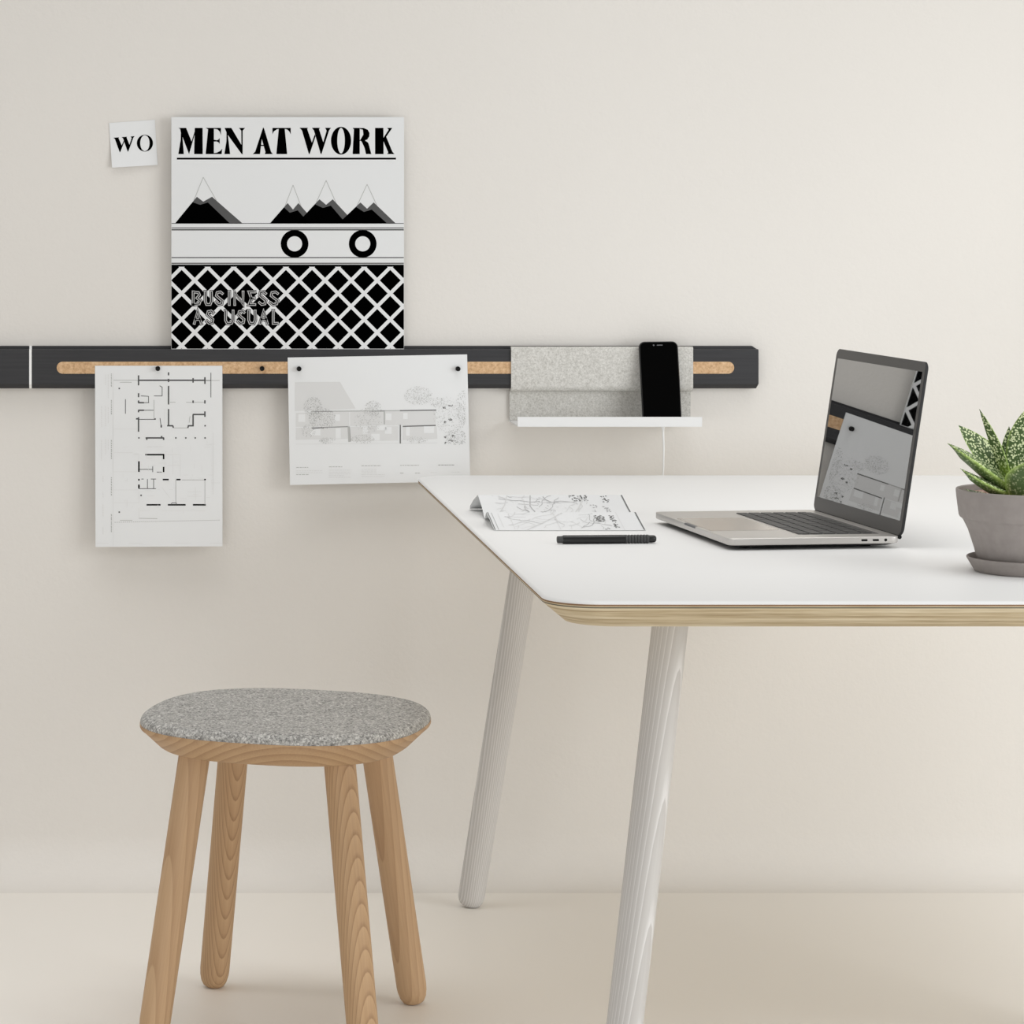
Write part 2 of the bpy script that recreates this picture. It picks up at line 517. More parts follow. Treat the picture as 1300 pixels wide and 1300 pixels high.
# ---------------------------------------------------------------- record sleeve standing on the rail
SZ = RF + 0.0015
bm = bmesh.new()
a, b = at(217.4, 148.6, SZ), at(513.0, 443.3, SZ)
bs = 0.005
box(bm, a.x, b.x, SZ, SZ + bs, z_led + 0.0002, a.z)
bmesh.ops.bevel(bm, geom=bm.edges[:], offset=0.0006, segments=2, affect='EDGES')
def S(px, py, lift): return at(px, py, SZ - lift)
I = Ink(bm, S)
def cr(p): return (210 + p[0] / 8.125, 130 + p[1] / 8.125)
letters, W_let, O_c = serif_letters()
for p in letters: I.poly([cr(q) for q in p], 1)
ox, oy = cr(O_c)
I.ring(ox, oy, (104 / 8.125, 143 / 8.125), (39 / 8.125, 132 / 8.125), 1)
I.poly([(224.6, 200.2), (502.8, 200.2), (502.8, 202.6), (224.6, 202.6)], 1)
# plain stand-in picture: plain triangular hills, a banded strip with two discs, a diamond lattice
for x0, xp, yp, x1 in ((217.8, 258, 240, 314), (338, 372, 250, 406), (372, 414, 244, 456), (424, 466, 249, 508)):
    t1, t2 = 0.42, 0.42
    fl = lambda t: (xp + (x0 - xp) * t, yp + (289 - yp) * t)
    fr_ = lambda t: (xp + (x1 - xp) * t, yp + (289 - yp) * t)
    hl = min(1.0, (283.4 - yp) / (289 - yp))
    I.poly([fl(0.2), (xp, yp + 16), fr_(0.2), fr_(hl), fl(hl)], 2)
    I.poly([fl(0.34), (xp - 4, yp + 20), (xp + 6, yp + 17), (xp + (x1 - xp) * 0.60, 283.4), fl(hl)], 1, 0.0001)
    I.path([fl(0.3), (xp, yp - 15), fr_(0.3)], 0.8, 4)
I.line(217.8, 283.6, 512.6, 283.6, 0.7, 1)
I.line(217.8, 289.3, 512.6, 289.3, 1.3, 3)
I.line(217.8, 291.7, 512.6, 291.7, 1.7, 2)
I.line(217.8, 327.0, 512.6, 327.0, 1.3, 2)
I.line(217.8, 334.4, 512.6, 334.4, 1.8, 3)
for x in (374, 460.5): I.ring(x, 309.5, 17.6, 9.6, 1)
BY0, BY1, BX0, BX1 = 336.0, 442.7, 217.7, 512.7
I.poly([(BX0, BY0), (BX1, BY0), (BX1, BY1), (BX0, BY1)], 1)
per, px0, py0, lw = 33.1, 230.6, 339.4, 4.5
for k in range(-5, 16):
    for sg in (1, -1):
        x = px0 + k * per
        d = 400
        for seg in range(1):
            p0, p1 = (x - sg * 2, py0 - 2), (x + sg * d, py0 + d)
            nx, ny = -sg * 0.7071 * lw / 2 * -1, 0
            w2 = lw / 2 * 1.4142
            q = [(p0[0] - w2, p0[1]), (p0[0] + w2, p0[1]), (p1[0] + w2, p1[1]), (p1[0] - w2, p1[1])]
            q = I.clip(q, BX0, py0 - 0.8, BX1, BY1)
            if q: I.poly(q, 0, 0.0001 + (0.00003 if sg > 0 else 0))
# two lines of outlined lettering
GL = {'B': [[(0, 1), (0, 0), (.7, .05), (.85, .25), (.5, .48), (.95, .7), (.8, .95), (0, 1)]],
      'U': [[(0, 0), (0, .75), (.2, 1), (.75, 1), (.95, .75), (.95, 0)]],
      'S': [[(.9, .12), (.65, 0), (.2, .05), (.1, .3), (.5, .5), (.9, .68), (.8, .95), (.35, 1), (.05, .85)]],
      'I': [[(.5, 0), (.5, 1)]], 'N': [[(0, 1), (0, .0), (.95, 1), (.95, 0)]],
      'E': [[(.9, 0), (.1, 0), (.45, .5), (.1, 1), (.95, 1)], [(.45, .5), (.8, .5)]],
      'A': [[(0, 1), (.45, 0), (.95, 1)], [(.2, .68), (.75, .68)]], 'L': [[(.1, 0), (.1, 1), (.9, 1)]]}
rows = [('BUSINESS', [172, 233, 285, 350, 380, 448, 502, 558], [48, 42, 46, 15, 54, 44, 46, 50], 357, 420),
        ('ASUSUAL', [178, 240, 334, 396, 450, 507, 570], [46, 44, 50, 44, 44, 48, 36], 452, 514)]
for word, xs, ws, y0, y1 in rows:
    for ch, x, w in zip(word, xs, ws):
        for st in GL[ch]:
            pts = [(200 + (x + 6 + p[0] * (w - 10)) / 3.939, 280 + (y0 + p[1] * (y1 - y0)) / 3.939) for p in st]
            I.stroke(pts, 4.8, 1, 0.0002); I.stroke(pts, 3.3, 5, 0.00026); I.stroke(pts, 1.2, 1, 0.00032)
finish_print(bm)
o = obj('record_sleeve', bm, ['card', 'black_ink', 'dark_ink', 'plan_ink', 'mid_ink', 'silver_ink'], origin=((a.x + b.x) / 2, SZ, z_led))
tag(o, 'square black and white record sleeve reading MEN AT WORK standing on the black rail', 'record sleeve')

# ---------------------------------------------------------------- small note stuck on the wall
nc = [(138.4, 156.1), (196.6, 152.1), (200.0, 209.4), (142.2, 212.9)]
P, S = quad_surface(nc, lambda u, v: WALL - 0.0012 - 0.010 * max(0, v - 0.25) ** 2 * (1.25 - u) - 0.002 * (1 - v) * 0)
bm = bmesh.new(); sheet(bm, P, 8, 10, 0.0003)
I = Ink(bm, S)
def cn(x, y):    # heading W -> note
    return 120 + x / 11.818, 140 + y / 11.818
for p in W_let:
    I.poly([cn(283 + (x - 165) * 0.985, 412 + (y - 262) * 0.83 - (x - 165) * 0.075) for x, y in p], 1)
n = 40
for k in range(n):
    q = []
    for a_, ro in ((k, 0), (k + 1, 0), (k + 1, 1), (k, 1)):
        t = 2 * PI * a_ / n
        rx, ry = ((121, 126), (70, 119))[ro]
        q.append(cn(756 + rx * math.cos(t), 493 + ry * math.sin(t)))
    I.poly(q, 1)
finish_print(bm)
o = obj('sticky_note', bm, ['paper', 'black_ink'], origin=mid_of(bm), smooth=40)
tag(o, 'small tilted white note reading WO stuck on the wall left of the record sleeve', 'note')

# ---------------------------------------------------------------- floor plan sheet pinned on the rail
pc = [(120.6, 464.3), (282.3, 464.3), (282.4, 693.6), (121.3, 694.4)]
P, S = quad_surface(pc, lambda u, v: RF - 0.0014 - 0.010 * v * v - 0.003 * math.sin(PI * u) * v)
bm = bmesh.new(); sheet(bm, P, 10, 14)
I = Ink(bm, S)
def c3(x, y): return 90 + x / 4.332, 420 + y / 4.332
def L3(x0, y0, x1, y1, w, mi): I.line(*c3(x0, y0), *c3(x1, y1), w / 4.332, mi)
for l in [(372, 272, 740, 272), (372, 245, 372, 300), (537, 228, 537, 245), (537, 264, 537, 282), (672, 260, 672, 285), (737, 255, 737, 292),
          (537, 303, 537, 405), (537, 430, 537, 522), (529, 522, 562, 522), (560, 522, 564, 533), (672, 460, 672, 522), (645, 522, 676, 522), (647, 520, 643, 534),
          (670, 460, 741, 460), (737, 443, 737, 473), (737, 382, 737, 400), (672, 383, 672, 397), (372, 343, 372, 365), (372, 383, 372, 397),
          (370, 395, 402, 395), (370, 437, 402, 437), (372, 437, 372, 448), (358, 484, 375, 484), (372, 475, 372, 555), (411, 589, 513, 589),
          (416, 589, 418, 600), (510, 589, 510, 600), (497, 518, 497, 532), (500, 578, 497, 590)]:
    L3(*l, 8, 2)
for x, y in [(374, 589), (577, 589), (632, 589), (684, 589), (738, 589), (738, 522), (463, 485), (386, 905), (266, 317), (266, 997)]:
    L3(x - 4, y, x + 4, y, 8, 2)
for l in [(409, 681, 513, 681), (510, 678, 510, 706), (374, 717, 374, 776), (510, 748, 510, 777), (374, 814, 374, 824), (505, 818, 538, 818), (580, 818, 603, 818),
          (733, 818, 742, 818), (374, 845, 374, 868), (416, 957, 493, 957), (533, 957, 631, 957), (671, 957, 742, 957)]:
    L3(*l, 8.5, 1)
for l in [(375, 762, 452, 762), (450, 745, 450, 777), (375, 868, 468, 868), (421, 815, 421, 868), (455, 815, 455, 868), (388, 815, 400, 815), (440, 815, 468, 815),
          (385, 358, 427, 360), (427, 360, 427, 395), (457, 358, 503, 358), (502, 308, 502, 358), (488, 302, 502, 310), (402, 395, 430, 395), (402, 437, 457, 437), (375, 487, 460, 487),
          (490, 480, 496, 522), (770, 230, 770, 366), (740, 273, 770, 273), (300, 376, 300, 456), (473, 777, 500, 777), (555, 946, 580, 946), (555, 946, 552, 957), (580, 946, 580, 957)]:
    L3(*l, 3.6, 2)
for l in [(545, 393, 575, 393), (634, 393, 740, 393), (564, 534, 645, 534), (457, 380, 457, 485), (235, 272, 372, 272), (270, 283, 335, 283), (770, 273, 818, 273),
          (610, 820, 733, 820), (737, 826, 737, 955), (577, 820, 577, 945), (655, 470, 650, 505), (270, 1042, 338, 1042), (374, 1031, 475, 1033)]:
    L3(*l, 3, 4)
for k in range(52):
    x = 240 + k * 11.2
    L3(x, 1053 - k * 0.24, x + 7, 1053 - k * 0.24, 3, 4)
for l in [(233, 540, 372, 540), (233, 670, 340, 670), (233, 775, 372, 775), (233, 875, 372, 875), (233, 945, 372, 945), (233, 230, 233, 1180), (420, 637, 510, 637), (602, 680, 602, 800),
          (530, 680, 600, 680), (530, 740, 600, 740), (374, 680, 374, 715), (374, 880, 374, 950), (380, 990, 740, 990), (515, 430, 515, 530), (560, 680, 560, 790), (782, 560, 782, 900),
          (500, 860, 545, 920), (640, 885, 720, 885), (640, 910, 720, 910), (685, 860, 685, 930), (374, 975, 374, 1030), (770, 836, 820, 836), (140, 1168, 830, 1168)]:
    L3(*l, 2.4, 5)
rnd = random.Random(3)
for x, spans in ((222, [(235, 300), (380, 460), (600, 700), (805, 905), (1008, 1105)]), (205, [(240, 370), (420, 500), (600, 650)]), (190, [(240, 300), (415, 520), (595, 680)]),
                 (176, [(800, 825), (885, 915), (955, 1015), (1080, 1120)]), (168, [(415, 530), (600, 715)])):
    for y0, y1 in spans:
        y = y0
        while y < y1:
            l = rnd.uniform(4, 12); L3(x, y, x + 1.5, y + l, 5, 4 if x == 222 else 5); y += l + rnd.uniform(2, 4)
for _k in range(60):
    x, y = rnd.uniform(240, 800), rnd.uniform(560, 1010)
    if rnd.random() < .5: L3(x, y, x + rnd.uniform(6, 40), y, 2, 5)
    else: L3(x, y, x, y + rnd.uniform(6, 40), 2, 5)
finish_print(bm)
o = obj('floor_plan_sheet', bm, ['paper', 'black_ink', 'dark_ink', 'plan_ink', 'mid_ink', 'faint_ink'], origin=mid_of(bm), smooth=40)
tag(o, 'upright white sheet with a black floor plan pinned to the rail under the record sleeve', 'paper sheet')

# ---------------------------------------------------------------- house elevation sheet
ec = [(365.2, 453.9), (593.0, 449.9), (597.0, 611.0), (368.2, 615.7)]
P, S = quad_surface(ec, lambda u, v: RF - 0.0014 - 0.009 * v * v - 0.003 * math.sin(PI * u) * v)
bm = bmesh.new(); sheet(bm, P, 14, 10)
I = Ink(bm, S)
def c4(x, y): return 340 + x / 4.643, 430 + y / 4.643
def L4(x0, y0, x1, y1, w, mi, lift=0.00008): I.line(*c4(x0, y0), *c4(x1, y1), w / 4.643, mi, lift)
def fill4(pts, mi, lift=0):
    w = math.hypot(pts[1][0] - pts[0][0], pts[1][1] - pts[0][1])
    if w < 8: I.poly([c4(*p) for p in pts], mi, lift); return
    n, m = max(1, int(w / 20)), 6
    def q(u, v):
        return c4(*[(1 - v) * ((1 - u) * pts[0][k] + u * pts[1][k]) + v * ((1 - u) * pts[3][k] + u * pts[2][k]) for k in (0, 1)])
    for i in range(n):
        for j in range(m): I.poly([q(i / n, j / m), q((i + 1) / n, j / m), q((i + 1) / n, (j + 1) / m), q(i / n, (j + 1) / m)], mi, lift)
fill4([(160, 256), (425, 254), (518, 412), (160, 426)], 5)
fill4([(165, 436), (480, 432), (480, 515), (165, 520)], 5)
fill4([(485, 432), (990, 424), (990, 508), (485, 514)], 5)
fill4([(165, 525), (470, 520), (478, 590), (165, 596)], 5)
fill4([(488, 520), (770, 516), (770, 600), (488, 604)], 5)
fill4([(795, 520), (995, 516), (1000, 590), (795, 598)], 5)
for x, y, w, h in ((180, 445, 40, 45), (395, 445, 30, 40), (695, 440, 34, 40), (798, 438, 26, 36), (400, 528, 30, 60), (690, 520, 40, 40), (815, 520, 22, 52), (920, 516, 60, 40), (560, 520, 30, 40), (610, 560, 50, 40), (250, 530, 60, 40), (640, 510, 60, 30)):
    fill4([(x, y), (x + w, y), (x + w, y + h), (x, y + h)], 0, 0.00004)
L4(255, 429, 780, 424, 6, 4); L4(270, 429, 380, 428, 6, 3); L4(600, 428, 690, 426, 6, 3)
L4(778, 424, 993, 421, 7, 2)
L4(258, 526, 475, 518, 6, 3); L4(260, 528, 330, 525, 6, 2); L4(476, 517, 480, 608, 12, 4); L4(482, 520, 488, 606, 4, 3)
L4(795, 517, 990, 511, 7, 2); L4(790, 510, 790, 612, 8, 0); L4(781, 508, 781, 618, 7, 2)
L4(687, 430, 687, 505, 8, 4)
rnd = random.Random(5)
def cloud(cx, cy, rx, ry, n, mis, s=(1.5, 4)):
    for _k in range(n):
        r, t = math.sqrt(rnd.random()), rnd.uniform(0, 2 * PI)
        x, y = cx + rx * r * math.cos(t), cy + ry * r * math.sin(t)
        if not (135 < x < 1165 and 125 < y < 840): continue
        w = rnd.uniform(*s); h = rnd.uniform(*s)
        fill4([(x, y), (x + w, y), (x + w, y + h), (x, y + h)], rnd.choice(mis), 0.00012 + rnd.random() * 0.00004)
cloud(265, 400, 55, 58, 330, (4, 4, 3)); cloud(320, 470, 80, 60, 420, (4, 4, 3)); cloud(240, 540, 45, 40, 130, (4, 4))
cloud(620, 410, 50, 45, 260, (4, 4, 5)); cloud(590, 480, 80, 75, 380, (4, 4, 5)); cloud(560, 590, 70, 25, 140, (4,))
cloud(885, 335, 85, 55, 420, (4, 4, 5)); cloud(1000, 375, 50, 30, 90, (4,)); cloud(1070, 450, 100, 110, 420, (4, 4, 5)); cloud(1150, 400, 40, 100, 200, (4,)); cloud(1110, 580, 70, 45, 240, (4, 4, 3))
cloud(350, 600, 50, 18, 90, (4,)); cloud(880, 595, 60, 20, 80, (4,))
for x, y, w in ((1030, 405, 18), (1060, 392, 30), (1035, 488, 14), (1062, 475, 26), (1038, 578, 14), (1060, 598, 50), (1080, 570, 22), (1040, 612, 10)):
    cloud(x + w / 2, y, w / 2, 5, 14, (3, 2), (3, 6))
L4(165, 622, 1000, 614, 2, 5)
for x0, x1, ys, mi in ((168, 242, [759], 4), (360, 440, [756], 4), (552, 668, [750], 4), (780, 890, [749], 4), (1005, 1098, [748], 3),
                       (168, 322, [779, 790], 5), (168, 240, [801], 4), (360, 490, [776, 787, 798, 818], 5), (360, 450, [808], 5), (552, 640, [772, 782, 792], 5), (552, 688, [803, 814], 5), (780, 800, [795], 4), (868, 900, [795], 4), (960, 1000, [792], 5), (1080, 1130, [790], 5)):
    for y in ys:
        x = x0
        while x < x1:
            l = rnd.uniform(6, 20); L4(x, y - (x - 160) * 0.004, min(x + l, x1), y - (x - 160) * 0.004, 3.6 if mi < 5 else 3, mi); x += l + 4
finish_print(bm)
o = obj('elevation_drawing_sheet', bm, ['paper', 'black_ink', 'plan_ink', 'soft_ink', 'mid_ink', 'light_ink'], origin=mid_of(bm), smooth=40)
tag(o, 'wide white sheet with a pale house elevation and trees pinned at both top corners', 'paper sheet')

# ---------------------------------------------------------------- push pins
def pin_mesh():
    bm = bmesh.new()
    fr = lambda p: Vector((p.x, -p.z, p.y))
    lathe(bm, [(0.0006, 0), (0.0008, 0.003), (0.0036, 0.0032), (0.0042, 0.0042), (0.0042, 0.010), (0.0036, 0.0112), (0.0015, 0.0116)], 24, fr)
    return bm
pin0 = obj('push_pin', pin_mesh(), 'black_plastic', smooth=40)
pins = [(200.2, 467.6, 0.0016, 'black push pin holding the upright floor plan sheet'), (332.4, 467.6, 0.0004, 'black push pin alone in the cork strip between the two sheets'),
        (379.3, 467.9, 0.0016, 'black push pin at the top left corner of the wide elevation sheet'), (580.8, 467.9, 0.0016, 'black push pin at the top right corner of the wide elevation sheet')]
for i, (px, py, l, lab) in enumerate(pins):
    o = pin0 if i == 0 else pin0.copy()
    if i: C.objects.link(o)
    o.location = at(px, py, RF - l + 0.0016)
    tag(o, lab, 'push pin', 'black push pins in the cork strip')

# ---------------------------------------------------------------- felt-backed shelf hung over the rail
FZ = RF - 0.004
fx0, fx1 = xx(649, FZ), xx(880.0, FZ)
zt = zz(440.2, FZ); zb = zz(497.0, FZ)
LZ = WALL - 0.006                                     # front of the lower felt
TZ = LZ - 0.112                                       # front of the tray
z_tr = zz(541.8, TZ)                                  # underside of the tray
z_lipt = zz(529.4, TZ)
t = thing('wall_shelf', ((fx0 + fx1) / 2, WALL, z_tr), 'white metal shelf with light grey felt back hung over the right end of the rail', 'shelf')
bm = bmesh.new()
th = 0.003
pts = [(WALL - 0.0005, zt - 0.004), (WALL - 0.003, zt)]
pts = [(FZ + 0.010, zt + 0.0)]
for k in range(7):
    a_ = PI / 2 * k / 6
    pts.append((FZ + 0.004 - 0.004 * math.sin(a_), zt - 0.004 + 0.004 * math.cos(a_)))
for k in range(9):
    a_ = PI / 2 * k / 8
    pts.append((FZ + 0.010 - 0.010 * math.cos(a_), zb + 0.010 - 0.010 * math.sin(a_)))
pts.append((LZ - 0.001, zb - 0.001))
outer = pts
rings = []
for x in (fx0, fx1):
    inner = []
    for i, (y, z) in enumerate(pts):
        p0, p1 = pts[max(i - 1, 0)], pts[min(i + 1, len(pts) - 1)]
        dy, dz = p1[0] - p0[0], p1[1] - p0[1]; l = math.hypot(dy, dz)
        inner.append((y - dz / l * th, z + dy / l * th))
    rings.append([Vector((x, y, z)) for y, z in outer] + [Vector((x, y, z)) for y, z in reversed(inner)])
loft(bm, rings)
obj('felt_cover', bm, 'shelf_felt', t, True, smooth=35)
bm = bmesh.new()
lx0, lx1 = xx(646.8, LZ), xx(876.6, LZ)
box(bm, lx0, lx1, LZ, LZ + 0.004, z_tr + 0.003, zb - 0.0005)
obj('felt_back', bm, 'shelf_felt', t, True)
bm = bmesh.new()
sx0, sx1 = xx(657.2, TZ), xx(891.3, TZ)
box(bm, sx0, sx1, TZ + 0.0024, LZ - 0.0005, z_tr + 0.0002, z_tr + 0.0026)
obj('tray', bm, 'white_metal', t, True)
bm = bmesh.new()
box(bm, sx0, sx1, TZ, TZ + 0.0025, z_tr, z_lipt)
obj('front_lip', bm, 'white_metal', t, True)

# ---------------------------------------------------------------- phone leaning on the felt
PW, PH, PT = 0.0675, 0.141, 0.0073
top_c = at(836.2, 435.2, FZ - 0.012)
bot_c = Vector((at(841.3, 540, TZ + 0.05).x, 0, 0))
zf = z_tr + 0.0028
hgt = top_c.z - zf
ly = math.sqrt(max(PH ** 2 - hgt ** 2 - 0.004 ** 2, 0.0004))
ytop = FZ - 0.0085
ybot = ytop - min(ly, 0.03)
up = Vector((top_c.x - bot_c.x, ytop - ybot, hgt)).normalized()
PH = Vector((top_c.x - bot_c.x, ytop - ybot, hgt)).length
side = Vector((1, 0, 0)); side = (side - up * side.dot(up)).normalized()
nrm = side.cross(up)                                   # towards the viewer
if nrm.y > 0: nrm = -nrm
base = Vector((bot_c.x, ybot, zf + 0.0024))
t = thing('smartphone', base, 'black smartphone with dark screen leaning on the felt shelf', 'smartphone')
def pf(x, y, d): return base + side * x + up * y + nrm * d
bm = bmesh.new()
r0 = rrect(PW, PH, 0.010, 6, 0, PH / 2); r1 = rrect(PW - 0.003, PH - 0.003, 0.009, 6, 0, PH / 2)
loft(bm, [[pf(x, y, -PT) for x, y in r1], [pf(x, y, -PT + 0.002) for x, y in r0], [pf(x, y, -0.002) for x, y in r0], [pf(x, y, 0) for x, y in r1]])
obj('phone_case', bm, 'phone_body', t, True, smooth=30)
bm = bmesh.new()
r2 = rrect(PW - 0.0036, PH - 0.0036, 0.0085, 6, 0, PH / 2)
loft(bm, [[pf(x, y, 0.0) for x, y in r2], [pf(x, y, 0.0004) for x, y in r2]])
obj('screen_glass', bm, 'phone_glass', t, True)
bm = bmesh.new()
r2 = rrect(0.010, 0.0016, 0.0007, 4, 0.002, PH - 0.0068)
loft(bm, [[pf(x, y, 0.0003) for x, y in r2], [pf(x, y, 0.0006) for x, y in r2]])
obj('speaker_slot', bm, 'grey_detail', t, True)
bm = bmesh.new()
r2 = [(-0.0085 + 0.0014 * math.cos(k * PI / 8), PH - 0.0068 + 0.0014 * math.sin(k * PI / 8)) for k in range(16)]
loft(bm, [[pf(x, y, 0.0003) for x, y in r2], [pf(x, y, 0.0006) for x, y in r2]])
obj('camera_lens', bm, 'grey_detail', t, True)

# ---------------------------------------------------------------- charging cable hanging behind the table
CZ = TZ + 0.03
p0 = at(841.6, 542.3, CZ); xc = at(841.8, 600, CZ).x
pts = [Vector((p0.x, CZ, z_tr - 0.0002)), Vector((p0.x, CZ, z_tr - 0.004)), Vector((p0.x + 0.0004, CZ, z_tr - 0.012)), Vector((xc + 0.0016, CZ + 0.003, z_tr - 0.04)),
       Vector((xc + 0.0014, CZ + 0.006, z_tr - 0.075)), Vector((xc - 0.001, CZ + 0.01, z_tr - 0.11)), Vector((xc - 0.002, CZ + 0.02, z_tr - 0.15)), Vector((xc, CZ + 0.04, 0.64)), Vector((xc, WALL - 0.03, 0.60)), Vector((xc, WALL - 0.004, 0.595))]
bm = bmesh.new(); tube(bm, pts, [0.0058, 0.003, 0.0019] + [0.0016] * 7, 10)
o = obj('charging_cable', bm, 'cable', origin=pts[-1], smooth=50)
tag(o, 'thin white charging cable hanging down from the white shelf', 'cable')

# ---------------------------------------------------------------- table
TX0, TX1, TY0, TY1 = 0.530, 1.492, 3.702, 5.300
t = thing('table', ((TX0 + TX1) / 2, (TY0 + TY1) / 2, 0), 'white topped table with plywood edge and whitish round wooden legs', 'table')
def tp(inset, z, r=0.062):
    return [Vector((x, y, z)) for x, y in rrect(TX1 - TX0 - 2 * inset, TY1 - TY0 - 2 * inset, r, 14, (TX0 + TX1) / 2, (TY0 + TY1) / 2)]
bm = bmesh.new()
loft(bm, [tp(0.0006, TOP - 0.0042), tp(0.0, TOP - 0.0036), tp(0.0001, TOP - 0.0028), tp(0.0008, TOP - 0.0015), tp(0.0020, TOP - 0.0005), tp(0.0042, TOP)])
top = obj('tabletop', bm, 'laminate', t, True, smooth=40)
bm = bmesh.new()
def band(i0, z0, i1, z1, mi):
    a, b = tp(i0, z0, 0.062 - i0 * 0.2), tp(i1, z1, 0.062 - i1 * 0.2)
    loft(bm, [a, b], False, False, mi)
band(0.0006, TOP - 0.0042, 0.0006, TOP - 0.0060, 1)
band(0.0006, TOP - 0.0060, 0.0006, TOP - 0.0072, 0)
band(0.0006, TOP - 0.0072, 0.0012, TOP - 0.0086, 2)
band(0.0012, TOP - 0.0086, 0.032, TOP - 0.0345, 0)
bm.faces.new([bm.verts.new(p) for p in tp(0.032, TOP - 0.0345, 0.0556)]).material_index = 0
bm.faces.new([bm.verts.new(p) for p in tp(0.0006, TOP - 0.0042)]).material_index = 0
bmesh.ops.remove_doubles(bm, verts=bm.verts, dist=1e-6)
tag(obj('plywood_edge', bm, ['ply', 'ply_dark', 'ply_glue'], t, True, smooth=40), 'layered pale plywood edge sloping in underneath')

def leg_mesh(length, r_top, r_bot, rnd_):
    bm = bmesh.new()
    pr = [(r_bot * 0.55, 0), (r_bot * 0.72, rnd_ * 0.10), (r_bot * 0.88, rnd_ * 0.36), (r_bot * 0.97, rnd_ * 0.7), (r_bot, rnd_)]
    for k in range(1, 9): pr.append((r_bot + (r_top - r_bot) * k / 8, rnd_ + (length - rnd_) * k / 8))
    lathe(bm, pr, 40)
    return bm
def place_leg(name, foot, topp, mesh_bm, m, parent, spin):
    d = (Vector(topp) - Vector(foot))
    o = obj(name, mesh_bm, m, parent, smooth=45)
    q = d.to_track_quat('Z', 'Y')
    o.rotation_mode = 'QUATERNION'
    from mathutils import Quaternion
    o.rotation_quaternion = q @ Quaternion((0, 0, 1), spin)
    o.location = Vector(foot) - parent.location
    return o
zt_ = TOP - 0.0265
for fx, fy, tx, ty, spin, wm in ((0.617, 3.806, 0.715, 3.905, 1.5, 'white_wood_arched'), (0.617, 5.235, 0.713, 5.137, 0.785, 'white_wood'), (1.405, 3.806, 1.307, 3.905, 1.0, 'white_wood'), (1.43, 4.42, 1.35, 4.36, 2.0, 'white_wood')):
    foot, tpt = Vector((fx, fy, 0.0024)), Vector((tx, ty, zt_))
    d = (tpt - foot)
    tpt = foot + d * ((zt_ - 0.0045 - foot.z) / d.z) 
    place_leg('leg', foot, tpt, leg_mesh((tpt - foot).length, 0.0225, 0.0222, 0.018), wm, t, spin)

# ---------------------------------------------------------------- stool
SC = Vector((0.2655, 4.5185, 0))
yaw = math.atan2(-97, 294)
t = thing('stool', SC, 'low four-legged pale wooden stool with a grey felt seat pad', 'stool')
def sq(hw, z, n=2.55, N_=96):
    out = []
    for k in range(N_):
        a_ = 2 * PI * k / N_
        c, s = math.cos(a_), math.sin(a_)
        x = hw * math.copysign(abs(c) ** (2 / n), c); y = hw * math.copysign(abs(s) ** (2 / n), s)
        out.append(SC + Vector((x * math.cos(yaw) - y * math.sin(yaw), x * math.sin(yaw) + y * math.cos(yaw), z)))
    return out
HW = 0.2045
bm = bmesh.new()
loft(bm, [sq(0.160, 0.4020), sq(0.166, 0.4022), sq(0.1725, 0.4040), sq(0.178, 0.4075), sq(HW - 0.005, 0.4285), sq(HW - 0.001, 0.4318), sq(HW, 0.4340), sq(HW, 0.4382)])
obj('seat', bm, 'seat_wood', t, True, smooth=35)
bm = bmesh.new()
rs = []
for k in range(9):
    a_ = PI / 2 * k / 8
    rs.append(sq(HW - 0.0005 - 0.014 * (1 - math.cos(a_)), 0.4383 + 0.0135 * math.sin(a_) ** 0.9))
rs.append(sq(HW - 0.03, 0.4520)); rs.append(sq(HW - 0.1, 0.4524))
loft(bm, rs)
obj('seat_pad', bm, 'stool_felt', t, True, smooth=60)
leg_top = 0.4120
k_ = 0.17
for (fx, fy), spin, m in (((0.167, 4.714), -0.1, 'ash'), ((0.461, 4.617), 0.3, 'ash_plain'), ((0.070, 4.420), 0.3, 'ash_plain'), ((0.364, 4.323), 0.1, 'ash')):
    foot = Vector((fx, fy, 0.0018))
    dr = (Vector((SC.x, SC.y, 0)) - Vector((fx, fy, 0))).normalized()
    tpt = foot + dr * k_ * (leg_top - 0.004) + Vector((0, 0, leg_top - 0.0055))
    o = place_leg('leg', foot, tpt, leg_mesh((tpt - foot).length, 0.0225, 0.0222, 0.026), m, t, spin)

# ---------------------------------------------------------------- laptop
LX, LY = 1.0656, 4.4107
rz = math.atan2(-0.1138, -0.9935)
lap = thing('laptop', (LX, LY, TOP), 'open silver laptop with dark glossy screen standing on the white table', 'laptop', None, (0, 0, rz))
W_, D_, HD, OP = 0.3493, 0.2407, 0.0163, 0.155
bm = bmesh.new()
def lp(w, d, r, z): return [Vector((x, y, z)) for x, y in rrect(d, w, r, 7, D_ / 2, 0)]
loft(bm, [lp(W_ - 0.008, D_ - 0.008, 0.009, 0.0062), lp(W_ - 0.0015, D_ - 0.0015, 0.011, 0.0072), lp(W_, D_, 0.0115, 0.0085), lp(W_, D_, 0.0115, HD - 0.0006), lp(W_ - 0.0012, D_ - 0.0012, 0.011, HD)])
basep = obj('base', bm, 'alu', lap, smooth=35)
bm = bmesh.new()
loft(bm, [lp(W_ - 0.05, D_ - 0.05, 0.010, 0.0022), lp(W_ - 0.02, D_ - 0.02, 0.010, 0.0040), lp(W_ - 0.0085, D_ - 0.0085, 0.009, 0.0061)])
tag(obj('underside', bm, 'dark_alu', lap, smooth=35), 'dark tapered underside')
for sx in (0.035, D_ - 0.035):
    for sy in (-1, 1):
        bm = bmesh.new(); lathe(bm, [(0.007, 0.0), (0.008, 0.0008), (0.008, 0.0021)], 20, lambda p: Vector((p.x + sx, p.y + sy * (W_ / 2 - 0.04), p.z)))
        obj('rubber_foot', bm, 'black_plastic', lap)
bm = bmesh.new()
